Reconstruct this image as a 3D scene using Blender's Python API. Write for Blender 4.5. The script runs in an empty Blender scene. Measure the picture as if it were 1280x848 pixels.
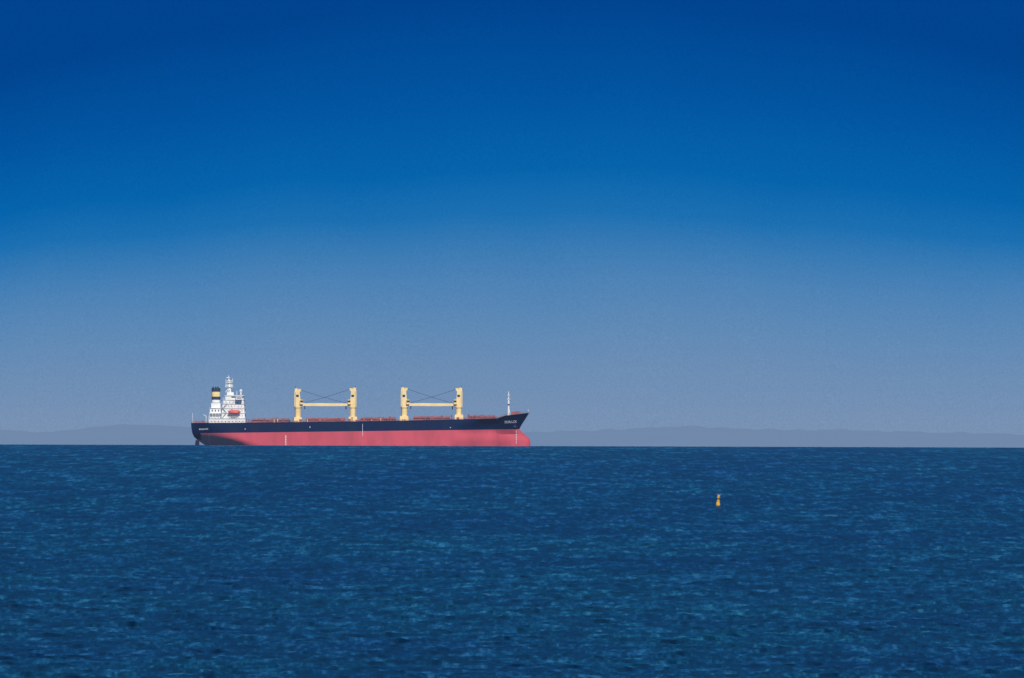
import bpy, math, random
import numpy as np
from mathutils import Vector, Matrix
from mathutils.bvhtree import BVHTree
random.seed(4); rng=np.random.default_rng(11)
S=bpy.context.scene
S.view_settings.view_transform='Standard'; S.view_settings.look='None'; S.view_settings.exposure=0
COL=S.collection
R=1.7e6; H=14.0; FPX=14444.0
def lin(c):
    return tuple(((v/255)/12.92 if v/255<=0.04045 else ((v/255+0.055)/1.055)**2.4) for v in c)+(1,)

# ------------------------------------------------------------ world / sun
SUN_EL=math.radians(36); SUN_AZ=math.radians(172)
w=bpy.data.worlds.new("World"); S.world=w; w.use_nodes=True
nt=w.node_tree; nt.nodes.clear(); N=nt.nodes.new; L=nt.links.new
def M(tree,op,a,b=None,clamp=False):
    n=tree.nodes.new('ShaderNodeMath'); n.operation=op; n.use_clamp=clamp
    for i,v in enumerate((a,b)):
        if v is None: continue
        if isinstance(v,(int,float)): n.inputs[i].default_value=v
        else: tree.links.new(v,n.inputs[i])
    return n.outputs[0]
tc=N('ShaderNodeTexCoord'); sx=N('ShaderNodeSeparateXYZ'); L(tc.outputs['Generated'],sx.inputs[0])
sky=N('ShaderNodeTexSky'); sky.sky_type='NISHITA'; sky.sun_disc=False
sky.sun_elevation=SUN_EL; sky.sun_rotation=SUN_AZ; sky.air_density=1.0; sky.dust_density=0.3; sky.ozone_density=3
tint=N('ShaderNodeMix'); tint.data_type='RGBA'; tint.blend_type='MULTIPLY'; tint.inputs[0].default_value=1
L(sky.outputs[0],tint.inputs[6]); tint.inputs[7].default_value=(0.10*0.1,0.34*0.1,0.56*0.1,1)
zp=M(nt,'MAXIMUM',M(nt,'ADD',sx.outputs[2],0.004),0.0)
az=M(nt,'MINIMUM',M(nt,'ABSOLUTE',M(nt,'SUBTRACT',sx.outputs[0],0.004)),0.06)
arch=M(nt,'ADD',M(nt,'MULTIPLY',M(nt,'MULTIPLY',az,az),85.0),1.0)
e=M(nt,'MULTIPLY',zp,arch)
nz=N('ShaderNodeTexNoise'); nz.inputs['Scale'].default_value=60; nz.inputs['Detail'].default_value=3
L(tc.outputs['Generated'],nz.inputs['Vector'])
e=M(nt,'ADD',e,M(nt,'MULTIPLY',M(nt,'SUBTRACT',nz.outputs[0],0.5),0.0025))
ef=M(nt,'DIVIDE',e,0.048)
cr=N('ShaderNodeValToRGB'); L(ef,cr.inputs[0])
stops=[(560,(123,147,179)),(520,(118,145,180)),(465,(109,142,181)),(410,(96,138,182)),(350,(78,131,182)),(305,(56,122,180)),(268,(28,112,178)),(215,(6,100,172)),(115,(2,84,160)),(0,(1,68,143))]
el=cr.color_ramp.elements
pts=[((558-min(y,558))/FPX/0.048,lin(c)) for y,c in stops]
el[0].position=pts[0][0]; el[0].color=pts[0][1]; el[1].position=pts[-1][0]; el[1].color=pts[-1][1]
for p,c in pts[1:-1]:
    q=el.new(p); q.color=c
g=N('ShaderNodeTexNoise'); g.inputs['Scale'].default_value=6500; g.inputs['Detail'].default_value=1
L(tc.outputs['Generated'],g.inputs['Vector'])
gm=M(nt,'ADD',M(nt,'MULTIPLY',g.outputs[0],0.24),0.88)
rm=N('ShaderNodeMix'); rm.data_type='RGBA'; rm.blend_type='MULTIPLY'; rm.inputs[0].default_value=1
L(cr.outputs[0],rm.inputs[6]); L(gm,rm.inputs[7])
mr=N('ShaderNodeMapRange'); mr.interpolation_type='SMOOTHSTEP'; mr.inputs[1].default_value=0.045; mr.inputs[2].default_value=0.2
L(sx.outputs[2],mr.inputs[0])
mx=N('ShaderNodeMix'); mx.data_type='RGBA'; L(mr.outputs[0],mx.inputs[0]); L(rm.outputs[2],mx.inputs[6]); L(tint.outputs[2],mx.inputs[7])
bg=N('ShaderNodeBackground'); bg.inputs[1].default_value=1.0; L(mx.outputs[2],bg.inputs[0])
wo=N('ShaderNodeOutputWorld'); L(bg.outputs[0],wo.inputs[0])

sl=bpy.data.lights.new("sun","SUN"); sl.energy=4.2; sl.angle=math.radians(0.5); sl.color=(1,0.95,0.86)
so=bpy.data.objects.new("sun",sl); COL.objects.link(so)
sd=Vector((math.sin(SUN_AZ)*math.cos(SUN_EL),math.cos(SUN_AZ)*math.cos(SUN_EL),math.sin(SUN_EL)))
so.rotation_euler=sd.to_track_quat('Z','Y').to_euler(); so.location=(0,0,200)

# ------------------------------------------------------------ materials
def mat(name,col,rough=0.5,var=0.15,scale=0.4,stretch=(1,1,1),metal=0,col2=None,haze=0.14,spec=0.35):
    m=bpy.data.materials.new(name); m.use_nodes=True; t=m.node_tree; b=t.nodes['Principled BSDF']
    b.inputs['Roughness'].default_value=rough; b.inputs['Metallic'].default_value=metal; b.inputs['Specular IOR Level'].default_value=spec
    tc=t.nodes.new('ShaderNodeTexCoord'); mp=t.nodes.new('ShaderNodeMapping'); mp.inputs['Scale'].default_value=stretch
    n=t.nodes.new('ShaderNodeTexNoise'); n.inputs['Scale'].default_value=scale; n.inputs['Detail'].default_value=5
    t.links.new(tc.outputs['Object'],mp.inputs[0]); t.links.new(mp.outputs[0],n.inputs['Vector'])
    r=t.nodes.new('ShaderNodeValToRGB'); t.links.new(n.outputs[0],r.inputs[0])
    c2=col2 or tuple(v*(1-2*var) for v in col)
    r.color_ramp.elements[0].position=0.32; r.color_ramp.elements[1].position=0.62
    r.color_ramp.elements[0].color=(*c2,1); r.color_ramp.elements[1].color=(*col,1)
    t.links.new(r.outputs[0],b.inputs['Base Color'])
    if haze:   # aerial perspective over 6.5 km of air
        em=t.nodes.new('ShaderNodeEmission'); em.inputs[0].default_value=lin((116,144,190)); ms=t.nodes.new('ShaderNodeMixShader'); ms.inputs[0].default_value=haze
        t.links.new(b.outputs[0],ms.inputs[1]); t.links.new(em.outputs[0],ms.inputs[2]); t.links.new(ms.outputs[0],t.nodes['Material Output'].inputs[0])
    return m
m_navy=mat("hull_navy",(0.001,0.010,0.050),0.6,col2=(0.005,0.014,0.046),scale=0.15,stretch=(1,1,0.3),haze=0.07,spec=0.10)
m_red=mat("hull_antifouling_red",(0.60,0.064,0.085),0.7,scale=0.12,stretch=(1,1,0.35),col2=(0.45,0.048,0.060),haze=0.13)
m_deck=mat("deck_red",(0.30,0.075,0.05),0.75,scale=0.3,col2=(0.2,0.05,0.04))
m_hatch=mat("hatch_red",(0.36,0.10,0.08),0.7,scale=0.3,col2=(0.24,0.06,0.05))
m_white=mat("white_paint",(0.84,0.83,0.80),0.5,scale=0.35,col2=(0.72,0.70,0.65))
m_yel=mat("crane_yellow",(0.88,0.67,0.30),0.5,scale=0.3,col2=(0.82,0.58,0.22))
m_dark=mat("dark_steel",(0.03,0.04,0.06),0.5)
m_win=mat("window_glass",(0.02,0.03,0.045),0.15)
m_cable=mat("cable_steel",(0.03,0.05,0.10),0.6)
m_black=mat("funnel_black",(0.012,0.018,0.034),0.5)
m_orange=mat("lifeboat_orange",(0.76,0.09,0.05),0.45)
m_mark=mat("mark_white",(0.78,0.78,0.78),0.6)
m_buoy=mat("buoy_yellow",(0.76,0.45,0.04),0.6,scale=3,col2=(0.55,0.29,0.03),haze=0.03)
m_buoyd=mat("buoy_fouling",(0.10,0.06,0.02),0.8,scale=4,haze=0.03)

def finish(name,me,mats,parent=None,smooth=False):
    for m in mats: me.materials.append(m)
    o=bpy.data.objects.new(name,me); COL.objects.link(o)
    if parent: o.parent=parent
    if smooth:
        me.polygons.foreach_set('use_smooth',[True]*len(me.polygons))
    return o
class B:
    def __init__(s): s.v=[];s.f=[];s.m=[]
    def add(s,vs,fs,mi=0):
        o=len(s.v); s.v+= [tuple(v) for v in vs]; s.f+=[[i+o for i in f] for f in fs]; s.m+=[mi]*len(fs)
    def box(s,x0,x1,y0,y1,z0,z1,mi=0,ch=0.0,taper=0.0):
        t=taper
        vs=[(x0,y0,z0),(x1,y0,z0),(x1,y1,z0),(x0,y1,z0),(x0+t,y0+t,z1),(x1-t,y0+t,z1),(x1-t,y1-t,z1),(x0+t,y1-t,z1)]
        s.add(vs,[(0,3,2,1),(4,5,6,7),(0,1,5,4),(1,2,6,5),(2,3,7,6),(3,0,4,7)],mi)
    def rod(s,p,q,r,mi=0,n=8,r2=None):
        p=Vector(p);q=Vector(q);d=(q-p).normalized(); a=d.orthogonal().normalized(); b=d.cross(a); r2=r if r2 is None else r2
        vs=[p+(a*math.cos(6.28318*i/n)+b*math.sin(6.28318*i/n))*r for i in range(n)]+[q+(a*math.cos(6.28318*i/n)+b*math.sin(6.28318*i/n))*r2 for i in range(n)]
        fs=[(i,(i+1)%n,n+(i+1)%n,n+i) for i in range(n)]+[tuple(range(n))[::-1],tuple(range(n,2*n))]
        s.add(vs,fs,mi)
    def prism(s,prof,y0,y1,mi=0):
        n=len(prof); vs=[(x,y0,z) for x,z in prof]+[(x,y1,z) for x,z in prof]
        fs=[(i,(i+1)%n,n+(i+1)%n,n+i) for i in range(n)]+[tuple(range(n))[::-1],tuple(range(n,2*n))]
        s.add(vs,fs,mi)
    def obj(s,name,mats,parent=None,bevel=0.0):
        me=bpy.data.meshes.new(name); me.from_pydata(s.v,[],s.f); me.polygons.foreach_set('material_index',s.m)
        me.update(); o=finish(name,me,mats,parent)
        import bmesh
        bm=bmesh.new(); bm.from_mesh(me); bmesh.ops.recalc_face_normals(bm,faces=bm.faces); bm.to_mesh(me); bm.free()
        if bevel>0:
            b=o.modifiers.new('bevel','BEVEL'); b.width=bevel; b.segments=1; b.limit_method='ANGLE'
        return o

# ------------------------------------------------------------ ship
K=0.45; D=6500.0
def X(px): return (px-451)*K
def Z(py,px=451): return (556.8+(px-240)*0.0031-py)*K
ship=bpy.data.objects.new("bulk_carrier_ship",None); COL.objects.link(ship)
ship.location=((451-640)*K,D,-D*D/(2*R))
deckx=[240,300,420,500,600,622,632,662]; deckz=[12.3,12.5,13.3,13.9,15.1,15.5,17.0,18.6]
rows=[(-3,-3,262,662,46,0.9,0.5),(0,0,257,663.2,44,0.85,0.7),(1.5,2.5,252,663.6,42,0.85,3),(3.2,4.6,247,661.8,40,0.8,7),(4.8,6.9,243.5,655.5,38,0.8,10),
      (6.8,9.7,241.5,649.5,36,0.75,12.5),(8.5,12.3,240.8,652.5,32,0.7,13.2),(10.3,15.2,240.3,656.8,28,0.62,13.6),(None,None,240,661.4,25,0.55,14)]
NU=160
V=[];F=[];MI=[]
us=[0.5-0.5*math.cos(math.pi*i/(NU-1)) for i in range(NU)]
us=[0.5*u+0.5*(i/(NU-1)) for i,u in enumerate(us)]
grid={}
for side in (-1,1):
    for j,(zs,zb,xs,xb,Lb,eb,hs) in enumerate(rows):
        for i,u in enumerate(us):
            px=xs+(xb-xs)*u; x=X(px)
            if zs is None: z=float(np.interp(px,deckx,deckz))
            else: z=zs+(zb-zs)*((px-240)/420)
            s=(xb-px)*K; hbb=16.1*min(1,max(0,s)/Lb)**eb
            if 1<=j<=4 or j==0:
                hbb=max(hbb if s<0 else hbb*min(1,s/18), 2.6*math.sqrt(max(0,min(1,s/3.0)))*(1.0 if j<4 else 0.5))
            t=min(1,(px-xs)*K/(34-j*3)); t=t*t*(3-2*t)
            hst=hs+(16.1-hs)*t
            hb=min(hbb,hst,16.1)
            grid[(side,j,i)]=len(V); V.append((x,side*hb,z))
for side in (-1,1):
    for j in range(len(rows)-1):
        for i in range(NU-1):
            a,b,c,d=grid[(side,j,i)],grid[(side,j,i+1)],grid[(side,j+1,i+1)],grid[(side,j+1,i)]
            F.append((a,b,c,d) if side<0 else (a,d,c,b))
            navy= j>=5 or (j>=3 and us[i]*420+240<250-(4-j)*3)
            MI.append(1 if navy else 0)
nside=len(F)
T=len(rows)-1
for i in range(NU-1):
    F.append((grid[(-1,T,i)],grid[(-1,T,i+1)],grid[(1,T,i+1)],grid[(1,T,i)])); MI.append(2)
    F.append((grid[(-1,0,i)],grid[(1,0,i)],grid[(1,0,i+1)],grid[(-1,0,i+1)])); MI.append(0)
for j in range(len(rows)-1):
    F.append((grid[(-1,j,0)],grid[(-1,j+1,0)],grid[(1,j+1,0)],grid[(1,j,0)])); MI.append(1 if j>=3 else 0)
me=bpy.data.meshes.new("hull"); me.from_pydata(V,[],F); me.polygons.foreach_set('material_index',MI); me.update()
hull=finish("hull",me,[m_red,m_navy,m_deck],ship)
me.polygons.foreach_set('use_smooth',[k<nside for k in range(len(F))])
me.set_sharp_from_angle(angle=math.radians(40))
bvh=BVHTree.FromPolygons(V,F)
def hy(x,z):
    h=bvh.ray_cast(Vector((x,-60,z)),Vector((0,1,0)))
    return h[0].y if h[0] else -16.1
def dz(px): return float(np.interp(px,deckx,deckz))
b=B()
for side in (-1,1):
    for i in range(NU-1):
        p=Vector(V[grid[(side,T,i)]]); q=Vector(V[grid[(side,T,i+1)]])
        if (q-p).length<0.02: continue
        b.rod(p+Vector((0,0,.1)),q+Vector((0,0,.1)),0.22,1,5)
        b.rod(p+Vector((0,-side*.3,1.15)),q+Vector((0,-side*.3,1.15)),0.07,0,4)
        b.rod(p+Vector((0,-side*.3,0.6)),q+Vector((0,-side*.3,0.6)),0.05,0,4)
        if i%2==0: b.rod(p+Vector((0,-side*.3,0)),p+Vector((0,-side*.3,1.15)),0.08,0,4)
b.obj("deck_rails",[m_hatch,m_navy],ship)
b=B()
for x0,x1 in [(316,362),(383,431),(451,495),(517,563),(585,620)]:
    z=dz((x0+x1)/2)
    b.box(X(x0),X(x1),-9.5,9.5,z-0.4,z+1.5,0)
    n=6
    for k in range(n):
        a=X(x0)+(X(x1)-X(x0))*k/n; c=X(x0)+(X(x1)-X(x0))*(k+1)/n
        b.box(a+.12,c-.12,-10.3,10.3,z+1.52,z+2.35+(0.12 if k%2 else 0),1,taper=0.12)
        b.rod((a+.4,-10.0,z-0.3),(a+.4,-10.0,z+1.5),0.16,0,4)
b.obj("hatch_covers",[m_deck,m_hatch],ship)
b=B()
px=312
while px<626:
    z=dz(px); k=random.random(); yy=-random.uniform(11.5,14.8)
    if k<.35:
        h=random.uniform(1.2,2.6); b.rod((X(px),yy,z-.2),(X(px),yy,z+h),0.28,random.choice([0,0,1]),6); b.rod((X(px),yy,z+h),(X(px),yy,z+h+.5),0.55,0,8,0.4)
    elif k<.6: b.box(X(px)-.7,X(px)+.8,yy-.6,yy+.6,z-.2,z+random.uniform(.8,1.9),random.choice([0,0,0,2]))
    elif k<.8:
        b.rod((X(px)-.6,yy,z-.1),(X(px)-.6,yy,z+1),0.25,2,6); b.rod((X(px)+.6,yy,z-.1),(X(px)+.6,yy,z+1),0.25,2,6)
    px+=random.uniform(3,8)
for yy in(-12.2,-12.8): 
    for a in range(312,622,10): b.rod((X(a),yy,dz(a)+.6),(X(a+10),yy,dz(a+10)+.6),0.14,0,5)
for pxx in (340,407,473,540,603):
    b.box(X(pxx)-1.1,X(pxx)+1.1,-15.6,-13.9,dz(pxx)-.2,dz(pxx)+2.4,0)
b.obj("deck_fittings",[m_hatch,m_yel,m_dark],ship)

def crane(name,px,ytop,d,reach):
    o=bpy.data.objects.new(name,None); COL.objects.link(o); o.parent=ship
    x=X(px); zt=Z(ytop,px); zd=dz(px)-.3; zj=Z(506,px)
    b=B()
    b.box(x-2.6,x+2.6,-3,3,zd,zd+3.2,0,taper=0.3)
    b.rod((x,0,zd+3),(x,0,zj-1.6),1.75,0,20)
    b.rod((x,0,zj-1.8),(x,0,zj-1.2),2.15,0,20)
    prof=[(x-1.9*d,zj-1.2),(x+2.2*d,zj-1.2),(x+2.2*d,zj+1.4),(x+1.5*d,zj+3.0),(x+1.1*d,zt-2.2),(x+1.9*d,zt-1.2),(x+1.9*d,zt-.2),(x+.2*d,zt-.2),(x-.4*d,zt-1.4),(x-1.9*d,zt-1.4)]
    b.prism(prof,-1.8,1.8,0)
    b.box(x-1.7,x-.1,-1.4,1.4,zt-1.4,zt+.1,0) if d>0 else b.box(x+.1,x+1.7,-1.4,1.4,zt-1.4,zt+.1,0)
    b.rod((x-1.4*d,0,zt-.2),(x-1.4*d,0,zt+1.4),0.13,2,5)
    b.box(*(sorted((x+1.2*d,x+2.9*d))),-3.2,-1.75,zj+.2,zj+2.8,0)
    b.box(*(sorted((x+1.4*d,x+2.93*d))),-3.24,-1.9,zj+1.2,zj+2.4,1)
    b.box(x-1.0,x+.6,-1.83,-1.7,zj+4.2,zj+5.6,1)
    b.rod((x-1.3*d,-1.95,zd+3),(x-1.3*d,-1.95,zt-2),0.09,2,4)
    b.obj("tower",[m_yel,m_win,m_dark],o,bevel=0.08)
    j=B(); x1=x+reach*d; yo=1.3*d
    for s in(-1,1):
        p0=Vector((x+2.0*d,s*1.5,zj)); p1=Vector((x1,s*.45+yo*.6,zj+.15*d))
        for k in range(8):
            a=p0.lerp(p1,k/8);c=p0.lerp(p1,(k+1)/8); hh=.82-.28*abs(k/7-.35)
            vs=[]
            for q in(a,c):
                vs+=[(q.x,q.y-.3,q.z-hh),(q.x,q.y+.3,q.z-hh),(q.x,q.y+.3,q.z+hh),(q.x,q.y-.3,q.z+hh)]
            j.add(vs,[(0,1,5,4),(1,2,6,5),(2,3,7,6),(3,0,4,7)]+([(3,2,1,0)] if k==0 else [])+([(4,5,6,7)] if k==7 else []),0)
    for k in range(1,9):
        xx=x+(2+ (reach-2)*k/9)*d; wv=1.5-1.0*k/9
        j.rod((xx,-wv+yo*.6*k/9,zj),(xx,wv+yo*.6*k/9,zj),.22,0,5)
    j.box(*(sorted((x1-1.6*d,x1-.2*d))),-.9+yo*.6,.9+yo*.6,zj-.75,zj+.85,0)
    j.rod((x1-1.5*d,yo*.6,zj-.3),(x1-1.5*d,yo*.6,zj-2.6),.3,1,6)
    j.obj("jib",[m_yel,m_dark],o)
    c=B()
    for yy in(-.8,-.3,.3,.8):
        P=Vector((x+1.8*d,yy,zt-.8)); Q=Vector((x1-.8*d,yo*.6+yy*.5,zj+.9)); prev=P
        for k in range(1,9):
            t=k/8; q=P.lerp(Q,t)-Vector((0,0,1.5*t*(1-t))); c.rod(prev,q,.15,0,4); prev=q
    c.obj("luffing_wires",[m_cable],o)
    return o
crane("deck_crane",372.5,486,1,28.6)
crane("deck_crane",441.5,485,-1,28.6)
crane("deck_crane",505.5,484.5,1,28.6)
crane("deck_crane",574,485,-1,28.6)

# superstructure
b=B(); zd=dz(285)-.2
def P(px0,px1,py0,py1,y0,y1,mi=0,taper=0): b.box(X(px0),X(px1),y0,y1,Z(py1,px0),Z(py0,px0),mi,taper=taper)
def windows(px0,px1,py,n,yface,h=.55,w=.42):
    for k in range(n):
        x=X(px0+(px1-px0)*(k+.5)/n); z=Z(py,px0); b.box(x-w/2,x+w/2,yface-.04,yface+.1,z-h/2,z+h/2,1)
def tier(px0,px1,pyb,pyt,hw,n,over=1.0):
    P(px0,px1,pyt+.45,pyb,-hw,hw,0)
    P(px0-over,px1+over,pyt,pyt+.45,-hw-.4,hw+.4,0)
    if n: windows(px0+1,px1-1,(pyb+pyt)/2+.3,n,-hw)
    z=Z(pyt,px0)
    for zz in(.55,1.1): b.rod((X(px0-over),-hw-.3,z+zz),(X(px1+over),-hw-.3,z+zz),.07,0,4)
    k=px0-over
    while k<px1+over: b.rod((X(k),-hw-.3,z),(X(k),-hw-.3,z+1.1),.06,0,4); k+=3.4
tier(262,308,530,523,14.2,10,.3)
tier(278,307,522.95,516.5,13,6,.8)
tier(278.5,306.5,516.45,510.5,12.6,6,.8)
tier(279,306,510.45,504.8,12.2,6,.7)
tier(280,305.5,504.75,499.8,11.8,5,.7)
P(282.5,305,494.9,499.75,-10.5,10.5,0)
P(290,305.4,495.9,497.6,-10.6,10.6,1)
P(281.5,306,494.2,494.85,-11.0,11.0,0)
P(296,303.5,496.6,499.75,-16.1,16.1,0); P(295.5,304,496.1,496.55,-16.3,16.3,0)
P(297,302.6,497.3,498.2,-16.2,-16.05,1)
P(284,292.5,490.5,494.15,-4,4,0)
for py in (520,513.5,507.5,502.2):
    for k in range(9):
        yy=-10+k*2.4; x=X({520:307,513.5:306.5,507.5:306,502.2:305.5}[py]); b.box(x-.1,x+.05,yy,yy+.8,Z(py),Z(py-1.8),1)
P(263,277,510.6,522.9,-7,7,0); P(262.4,277.4,510,510.55,-7.6,7.6,0)
P(262,277.5,516.4,516.9,-10,10,0); windows(264,276,513.5,3,-7,1.0,.6); windows(264,276,519.8,3,-7)
for k in range(4): b.rod((X(262.5+k*4),-9.9,Z(522.9)),(X(262.5+k*4),-9.9,Z(516.9)),.12,0,5)
P(264.5,276,504,509.95,-3.6,3.6,0)
for (xa,ya,xb,yb) in((279,523,284,516.6),(284,516.5,279,510.5),(280,510.4,285,504.8)):
    b.rod((X(xa),-13.6,Z(ya)),(X(xb),-13.4,Z(yb)),.16,2,4)
b.obj("accommodation_block",[m_white,m_win,m_dark],ship)
f=B()
def fun(py0,py1,mi,g=0):
    x0,x1=X(264.8),X(275.6); z1,z0=Z(py0),Z(py1); n=24; vs=[]
    for z in(z0,z1):
        for i in range(n):
            a=6.28318*i/n; c,s=math.cos(a),math.sin(a)
            vs.append(((x0+x1)/2+math.copysign(abs(c)**.55,c)*((x1-x0)/2+g),math.copysign(abs(s)**.55,s)*(3.0+g),z))
    f.add(vs,[(i,(i+1)%n,n+(i+1)%n,n+i) for i in range(n)]+[tuple(range(n))[::-1],tuple(range(n,2*n))],mi)
fun(500.5,504,0); fun(496.5,500.5,1,.03); fun(490.5,496.5,2,.02); fun(486.6,490.5,1,.03); fun(486,486.6,3,.15)
for k,(dx,dy) in enumerate(((-1.4,-1),(0,1),(1.2,-1),(1.3,1))): f.rod((X(270)+dx,dy,Z(486.5)),(X(270)+dx-.2,dy,Z(484.2)),.4,3,8)
f.obj("funnel",[m_white,m_black,m_yel,m_black],ship)
b=B(); xm=X(287)
b.rod((xm,0,Z(491)),(xm,0,Z(484)),1.1,0,10,.8); b.rod((xm,0,Z(484)),(xm,0,Z(475)),.65,0,8,.45); b.rod((xm-.5,0,Z(478)),(xm-.5,0,Z(470)),.2,0,6)
b.rod((xm-2.2,0,Z(491)),(xm-.2,0,Z(485)),.25,0,6)
b.box(xm-2.4,xm+2.2,-1.6,1.6,Z(484.6),Z(484),0); b.box(xm-1.8,xm+1.6,-1.3,1.3,Z(479.4),Z(478.8),0)
b.box(xm-2.3,xm+2.0,-.3,.3,Z(482.7),Z(481.6),0); b.rod((xm+.9,-1,Z(484)),(xm+.9,-1,Z(481)),.25,0,6)
b.box(xm-1.6,xm+1.9,-.8,-.4,Z(477.3),Z(476.4),0)
b.rod((xm,-4.5,Z(488)),(xm,4.5,Z(488)),.2,0,6); b.rod((xm-2,-1,Z(484)),(xm-2,-1,Z(474)),.12,0,5); b.rod((xm+1.8,0,Z(479)),(xm+1.8,0,Z(473.5)),.12,0,5)
b.box(xm-1.7,xm+.3,-.3,.3,Z(473),Z(472.2),0)
b.rod((X(301.5),-3,Z(494.2)),(X(301.5),-3,Z(487)),.4,0,6); b.rod((X(301.5),-3,Z(490)),(X(301.5),-3,Z(488)),.9,0,10,.8)
b.rod((X(296),4,Z(494.2)),(X(296),4,Z(489)),.15,0,5)
b.rod((X(241.5),0,dz(241)),(X(240.6),0,Z(517)),.12,0,5)
b.obj("radar_mast",[m_white],ship)
b=B(); lx=X(294); lz=Z(516.2); n=14; secs=[]
for i in range(n+1):
    t=i/n*2-1; wv=(1-abs(t)**2.6)**.6 if abs(t)<1 else 0.02; ring=[]
    for k in range(12):
        a=6.28318*k/12; yy=math.cos(a)*1.45*wv; zz=math.sin(a)*(1.35 if math.sin(a)>0 else 1.15)*max(wv,.05)
        ring.append((lx+t*3.6,-15.4+yy,lz+zz+.25*abs(t)**2))
    secs.append(ring)
vs=[p for r_ in secs for p in r_]; fs=[(i*12+k,i*12+(k+1)%12,(i+1)*12+(k+1)%12,(i+1)*12+k) for i in range(n) for k in range(12)]
b.add(vs,fs,0)
b.box(lx-2.2,lx-.8,-16.3,-14.6,lz+.8,lz+1.75,0,taper=.2)
for s in(-2.5,2.5):
    b.rod((lx+s,-13.7,Z(523)),(lx+s,-14,lz+2.3),.2,1,5); b.rod((lx+s,-14,lz+2.3),(lx+s,-15.4,lz+2.5),.2,1,5); b.rod((lx+s,-15.4,lz+2.5),(lx+s,-15.4,lz+.6),.08,1,4)
b.obj("lifeboat",[m_orange,m_white],ship)
b=B()
b.box(X(244),X(247),-6,-3,dz(245)-.1,dz(245)+1.4,1); b.box(X(252),X(256),-9,-5,dz(245)-.1,dz(245)+1.6,1); b.rod((X(250),-10,dz(250)),(X(250),-10,dz(250)+1.2),.4,1,8)
b.rod((X(258.5),-11,dz(250)),(X(258.5),-11,dz(250)+4.2),.2,0,5); b.rod((X(258.5),-11,dz(250)+4.2),(X(255),-11,dz(250)+5),.15,0,5)
xf=X(636)
b.rod((xf,0,dz(636)-.2),(xf,0,Z(499,636)),.6,0,10,.5); b.rod((xf,0,Z(499,636)),(xf,0,Z(489.5,636)),.3,0,8,.2)
b.box(xf-.9,xf+.9,-.9,.9,Z(499.5,636),Z(498.9,636),0); b.box(xf-.6,xf+.7,-.6,.6,Z(494.3,636),Z(493.6,636),0); b.rod((xf+1,0,dz(636)),(xf+.2,0,Z(508,636)),.15,0,5)
b.box(xf-.5,xf+.6,-1.2,1.2,Z(506,636),Z(505,636),2)
for a in(642,648):
    b.rod((X(a),-5,dz(a)+.7),(X(a),-1.5,dz(a)+.7),.9,1,10); b.rod((X(a),5,dz(a)+.7),(X(a),1.5,dz(a)+.7),.9,1,10); b.box(X(a)-1.3,X(a)+1.3,-1.4,1.4,dz(a)-.2,dz(a)+1.9,1)
b.box(X(626),X(631),-8,8,dz(620)-.3,dz(632)+.1,1)
b.rod((X(660.5),0,dz(660)),(X(660.5),0,dz(660)+2.2),.15,0,5)
b.obj("forecastle_gear",[m_white,m_hatch,m_dark],ship)
b=B(); b.prism([(X(243.2),-3),(X(250),-3),(X(249.4),2.7),(X(245),3.0)],-.5,.5,0); b.obj("rudder",[m_red],ship)
b=B()
def dab(px0,px1,py0,py1,mi=0):
    x0,x1=X(px0),X(px1); n=max(1,int((x1-x0)/1.0)); zb,zt=Z(py1,px0),Z(py0,px0)
    for k in range(n):
        a=x0+(x1-x0)*k/n; c=x0+(x1-x0)*(k+1)/n; zm=[zb,(zb+zt)/2,zt]
        for q in range(2):
            v=[(a,hy(a,zm[q])-.05,zm[q]),(c,hy(c,zm[q])-.05,zm[q]),(c,hy(c,zm[q+1])-.05,zm[q+1]),(a,hy(a,zm[q+1])-.05,zm[q+1])]
            b.add(v,[(0,1,2,3)],mi)
for k in range(6): dab(357.6,359.0,544.5+k*2.1,545.7+k*2.1)
dab(453.8,454.2,530,545)
for k in range(8): dab(645.3,646.3,538.6+k*2.1,539.5+k*2.1)
for k in range(5): dab(262,262.9,543.8+k*2.2,544.8+k*2.2)
dab(388,388.7,533,535); dab(307,308.5,536,536.7); dab(563,564,534,535)
b.obj("hull_marks",[m_mark],ship)
def word(txt,px,py,size,step):
    b=B()
    for k,ch in enumerate(txt):
        cu=bpy.data.curves.new('t','FONT'); cu.body=ch; cu.size=size; cu.offset=0.05
        o=bpy.data.objects.new('t',cu); COL.objects.link(o); bpy.context.view_layer.update()
        mm=bpy.data.meshes.new_from_object(o.evaluated_get(bpy.context.evaluated_depsgraph_get()))
        x0=X(px)+k*step; z0=Z(py,px)+k*step*.05
        vs=[(x0+v.co.x, hy(x0+v.co.x,z0+v.co.y)-.08, z0+v.co.y) for v in mm.vertices]
        b.add(vs,[tuple(p.vertices) for p in mm.polygons],0)
        bpy.data.objects.remove(o); bpy.data.curves.remove(cu); bpy.data.meshes.remove(mm)
    return b
word("SEALUCK",631,529.2,1.9,.96).obj("ship_name",[m_mark],ship)
word("SEALUCK",250,537.5,1.0,.75).obj("stern_name",[m_mark],ship)
b=B(); ax=X(644); az_=Z(532,644); yy=hy(ax,az_)-.3
b.rod((ax,yy,az_+1.2),(ax,yy,az_-1),.22,0,6); b.rod((ax-1,yy,az_-.3),(ax,yy,az_-1.1),.25,0,6); b.rod((ax+1,yy,az_-.3),(ax,yy,az_-1.1),.25,0,6)
b.obj("anchor",[m_dark],ship)

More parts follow.
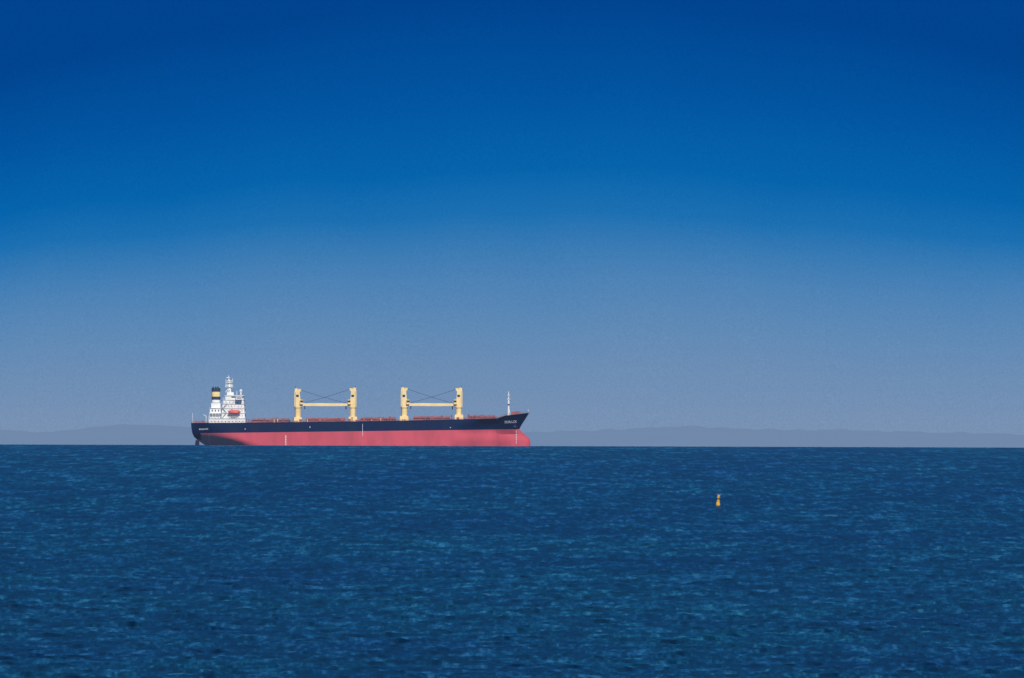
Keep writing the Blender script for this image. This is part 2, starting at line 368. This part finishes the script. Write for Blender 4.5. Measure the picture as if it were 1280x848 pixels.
# ------------------------------------------------------------ sea
HW=3.0; NC=900
th_f=np.radians(np.linspace(-HW,HW,NC)); th_c=np.radians(np.linspace(HW,360-HW,74))[1:-1]
th=np.concatenate([th_f,th_c]); nth=len(th)
r1=np.linspace(3,550,60); r2=[550.0]; GR=0.0022
while r2[-1]<7300: r2.append(r2[-1]*(1+GR))
r2=np.array(r2[1:]); r3=np.linspace(r2[-1]+100,17000,40)
r=np.concatenate([r1,r2,r3]); nr=len(r)
RR,TT=np.meshgrid(r,th,indexing='ij')
xx=(RR*np.sin(TT)); yy=(RR*np.cos(TT)); zz=-RR**2/(2*R)
i0=len(r1); i1=len(r1)+len(r2)
xf_=xx[i0:i1,:NC].astype(np.float32); yf_=yy[i0:i1,:NC]; rf_=RR[i0:i1,:NC].astype(np.float32)
hf=np.zeros_like(xf_)
lams=np.exp(np.linspace(math.log(0.6),math.log(7),50))
for lam in lams:
    a=math.radians(118)+rng.normal()*0.7
    k=2*math.pi/lam; dx,dy=math.cos(a),math.sin(a); ph=rng.uniform(0,6.28)
    am=min(0.04/k, 0.020)
    spl=rf_*(2*math.radians(HW)/NC); wgt=np.clip((lam/max(abs(dx),.2)/spl-2)/3,0,1)
    phase=(k*(dy*yf_)+ph)%(2*math.pi)
    hf+=am*wgt*np.sin(k*dx*xf_+phase.astype(np.float32))
edge=np.clip((np.radians(HW)-np.abs(th_f))/np.radians(.1),0,1)[None,:]
zz[i0:i1,:NC]+=hf*edge
co=np.stack([xx,yy,zz],-1).reshape(-1,3)
idx=np.arange(nr*nth).reshape(nr,nth); nxt=np.roll(idx,-1,axis=1)
q=np.stack([idx[:-1],idx[1:],nxt[1:],nxt[:-1]],-1).reshape(-1,4)
me=bpy.data.meshes.new("sea"); me.vertices.add(len(co)); me.vertices.foreach_set('co',co.astype(np.float32).ravel())
me.loops.add(q.size); me.loops.foreach_set('vertex_index',q[:,::-1].astype(np.int32).ravel())
me.polygons.add(len(q)); me.polygons.foreach_set('loop_start',(np.arange(len(q))*4).astype(np.int32)); me.polygons.foreach_set('loop_total',np.full(len(q),4,np.int32))
me.update(calc_edges=True)
me.polygons.foreach_set('use_smooth',np.ones(len(q),bool))
m=bpy.data.materials.new("sea_water"); m.use_nodes=True; t=m.node_tree; bs=t.nodes['Principled BSDF']
bs.inputs['Roughness'].default_value=0.25; bs.inputs['IOR'].default_value=1.33; bs.inputs['Specular Tint'].default_value=(0.25,0.6,1,1)
tc=t.nodes.new('ShaderNodeTexCoord'); sp=t.nodes.new('ShaderNodeSeparateXYZ'); t.links.new(tc.outputs['Object'],sp.inputs[0])
# noise coordinates for the painted wave shading, stretched with distance from the camera
yc=M(t,'MAXIMUM',sp.outputs[1],60.0)
near=M(t,'DIVIDE',600.0,yc)
gy=M(t,'MULTIPLY',M(t,'POWER',near,0.85),118.0)
gx=M(t,'MULTIPLY',sp.outputs[0],M(t,'POWER',near,0.74))
def noise(ax_,ay_,detail=4,rough=.6,off=0.0,dist=.0):
    cb=t.nodes.new('ShaderNodeCombineXYZ')
    t.links.new(M(t,'MULTIPLY',gx,ax_),cb.inputs[0]); t.links.new(M(t,'MULTIPLY',gy,ay_),cb.inputs[1]); cb.inputs[2].default_value=off
    vr=t.nodes.new('ShaderNodeVectorRotate'); vr.rotation_type='EULER_XYZ'; vr.inputs['Rotation'].default_value=(0.7+off*.3,0.9,0.55+off*.2); t.links.new(cb.outputs[0],vr.inputs['Vector'])
    n=t.nodes.new('ShaderNodeTexNoise'); n.inputs['Scale'].default_value=1; n.inputs['Detail'].default_value=detail; n.inputs['Roughness'].default_value=rough; n.inputs['Distortion'].default_value=dist
    t.links.new(vr.outputs[0],n.inputs['Vector']); return n.outputs[0]
def ramp(f,*st):
    r_=t.nodes.new('ShaderNodeValToRGB'); t.links.new(f,r_.inputs[0]); e_=r_.color_ramp.elements
    e_[0].position=st[0][0]; e_[0].color=(*st[0][1],1); e_[1].position=st[-1][0]; e_[1].color=(*st[-1][1],1)
    for p,c in st[1:-1]:
        k=e_.new(p); k.color=(*c,1)
    return r_.outputs[0]
def mixc(a,b_,blend='MULTIPLY',f=1.0):
    n=t.nodes.new('ShaderNodeMix'); n.data_type='RGBA'; n.blend_type=blend; n.inputs[0].default_value=f
    t.links.new(a,n.inputs[6]); t.links.new(b_,n.inputs[7]); return n.outputs[2]
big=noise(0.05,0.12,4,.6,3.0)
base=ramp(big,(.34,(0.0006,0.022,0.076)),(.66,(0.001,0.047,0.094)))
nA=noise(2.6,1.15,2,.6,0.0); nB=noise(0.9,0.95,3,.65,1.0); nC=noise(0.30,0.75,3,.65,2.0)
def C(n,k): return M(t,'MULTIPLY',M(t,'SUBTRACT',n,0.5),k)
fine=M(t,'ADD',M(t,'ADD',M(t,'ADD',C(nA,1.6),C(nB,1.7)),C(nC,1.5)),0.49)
facet_light=ramp(fine,(.05,(.10,.16,.25)),(.42,(.60,.64,.72)),(.62,(1.2,1.18,1.18)),(.84,(6,2.1,1.9)),(1.0,(30,4.2,3.2)))  # wave facet shade and bright glints painted into the water colour
t.links.new(mixc(base,facet_light),bs.inputs['Base Color'])
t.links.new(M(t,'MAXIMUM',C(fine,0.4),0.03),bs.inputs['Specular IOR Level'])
bp=t.nodes.new('ShaderNodeBump'); bp.inputs['Strength'].default_value=.6; bp.inputs['Distance'].default_value=0.2; t.links.new(fine,bp.inputs['Height'])
t.links.new(bp.outputs[0],bs.inputs['Normal'])
# aerial perspective over the water
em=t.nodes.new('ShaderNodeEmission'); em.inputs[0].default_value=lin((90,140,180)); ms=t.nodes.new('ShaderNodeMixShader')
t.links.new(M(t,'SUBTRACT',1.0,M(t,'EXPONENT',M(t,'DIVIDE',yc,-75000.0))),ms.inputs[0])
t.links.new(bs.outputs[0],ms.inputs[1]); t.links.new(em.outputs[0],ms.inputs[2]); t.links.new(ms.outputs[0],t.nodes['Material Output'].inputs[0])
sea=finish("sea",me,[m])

# ------------------------------------------------------------ hills (distant coast)
hp=[(-900,545),(-300,538),(-80,536),(0,536),(50,538),(100,533),(140,530),(190,532),(250,537),(330,541),(450,543),(560,544),(650,543),(700,541),(760,539),(830,536),(870,535),(920,537),(980,538),(1040,539),(1120,541),(1200,543),(1280,545),(1500,549),(2200,552)]
from mathutils import noise as mn
nx,ny=900,14; vs=[];fs=[]
for j in range(ny):
    d=11500+j*200
    for i in range(nx):
        px=-900+3100*i/(nx-1)
        x=(px-640)/FPX*12900
        sh=math.exp(-((j-8)/3.4)**2)
        ytop=np.interp(px,[p[0] for p in hp],[p[1] for p in hp])
        zt=H+12900*((558+(px-640)*.0031-ytop)/FPX-0.00406)
        base_=-100
        n=mn.fractal(Vector((x*.004,d*.004,0)),1,2,5)*4.5+mn.noise(Vector((x*.06,d*.02,3)))*1.8
        z=base_+(zt-base_)*sh+n*sh
        s2=math.exp(-((j-3)/1.5)**2); z2=base_+(H+12100*((558-547.5-2.0*mn.noise(Vector((x*.003,7,0))))/FPX-0.00406)-base_)*s2+mn.noise(Vector((x*.05,d,9)))*1.2
        vs.append((x,d,max(z,z2)))
for j in range(ny-1):
    for i in range(nx-1):
        a=j*nx+i; fs.append((a,a+1,a+nx+1,a+nx))
me=bpy.data.meshes.new("hills"); me.from_pydata(vs,[],fs); me.update()
m=bpy.data.materials.new("hazy_hills"); m.use_nodes=True; t=m.node_tree; bs=t.nodes['Principled BSDF']
tc=t.nodes.new('ShaderNodeTexCoord'); n=t.nodes.new('ShaderNodeTexNoise'); n.inputs['Scale'].default_value=.012; n.inputs['Detail'].default_value=6; t.links.new(tc.outputs['Object'],n.inputs['Vector'])
rr=t.nodes.new('ShaderNodeValToRGB'); t.links.new(n.outputs[0],rr.inputs[0]); rr.color_ramp.elements[0].color=(.04,.06,.03,1); rr.color_ramp.elements[1].color=(.22,.2,.14,1)
t.links.new(rr.outputs[0],bs.inputs['Base Color']); bs.inputs['Roughness'].default_value=1; bs.inputs['Specular IOR Level'].default_value=0
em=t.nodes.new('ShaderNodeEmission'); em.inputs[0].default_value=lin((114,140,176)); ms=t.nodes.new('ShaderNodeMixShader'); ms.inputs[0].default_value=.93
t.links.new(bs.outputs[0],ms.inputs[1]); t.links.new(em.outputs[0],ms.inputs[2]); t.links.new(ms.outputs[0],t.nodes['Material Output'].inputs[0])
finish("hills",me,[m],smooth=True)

# ------------------------------------------------------------ buoy
bd=1605.0; u=bd/FPX
buoy=bpy.data.objects.new("navigation_buoy",None); COL.objects.link(buoy)
buoy.location=((898-640)*u,bd,-bd*bd/(2*R)); buoy.rotation_euler=(0.05,math.radians(3),0.4); buoy.scale=(0.96,)*3
def lathe(name,prof,mats,mis,n=24):
    vs=[(r0*math.cos(6.28318*i/n),r0*math.sin(6.28318*i/n),z) for r0,z in prof for i in range(n)]
    fs=[];mi=[]
    for j in range(len(prof)-1):
        for i in range(n): fs.append((j*n+i,j*n+(i+1)%n,(j+1)*n+(i+1)%n,(j+1)*n+i)); mi.append(mis[j])
    me=bpy.data.meshes.new(name); me.from_pydata(vs,[],fs); me.polygons.foreach_set('material_index',mi); return finish(name,me,mats,buoy)
lathe("float_body",[(.02,-.5),(.30,-.45),(.32,.0),(.32,.12),(.30,.40),(.24,.5),(.16,.56),(.14,.6)],[m_buoyd,m_buoy],[0,0,0,1,1,1,1])
b=B()
for a in range(4):
    c,s=math.cos(a*1.5708),math.sin(a*1.5708); b.rod((.2*c,.2*s,.5),(.1*c,.1*s,1.22),.035,0,6)
b.rod((0,0,.5),(0,0,1.1),.11,0,8); b.rod((0,0,.98),(0,0,1.2),.16,1,12,.14)
b.rod((-.22,0,1.26),(.22,0,1.64),.06,0,6); b.rod((.22,0,1.26),(-.22,0,1.64),.06,0,6); b.rod((0,-.2,1.3),(0,.2,1.62),.05,0,6); b.rod((0,0,1.2),(0,0,1.5),.05,0,6); b.rod((0,0,1.2),(0,0,1.3),.15,0,12)
b.obj("tower_and_topmark",[m_buoy,m_buoyd],buoy)

# ------------------------------------------------------------ camera
cam=bpy.data.cameras.new("camera"); co_=bpy.data.objects.new("camera",cam); COL.objects.link(co_); S.camera=co_
cam.sensor_width=36; cam.lens=FPX/1280*36; cam.clip_start=1; cam.clip_end=60000
pitch=134/FPX-0.00406
co_.matrix_world=Matrix.Translation((0,0,H))@Matrix.Rotation(math.pi/2+pitch,4,'X')@Matrix.Rotation(0.0031,4,'Z')
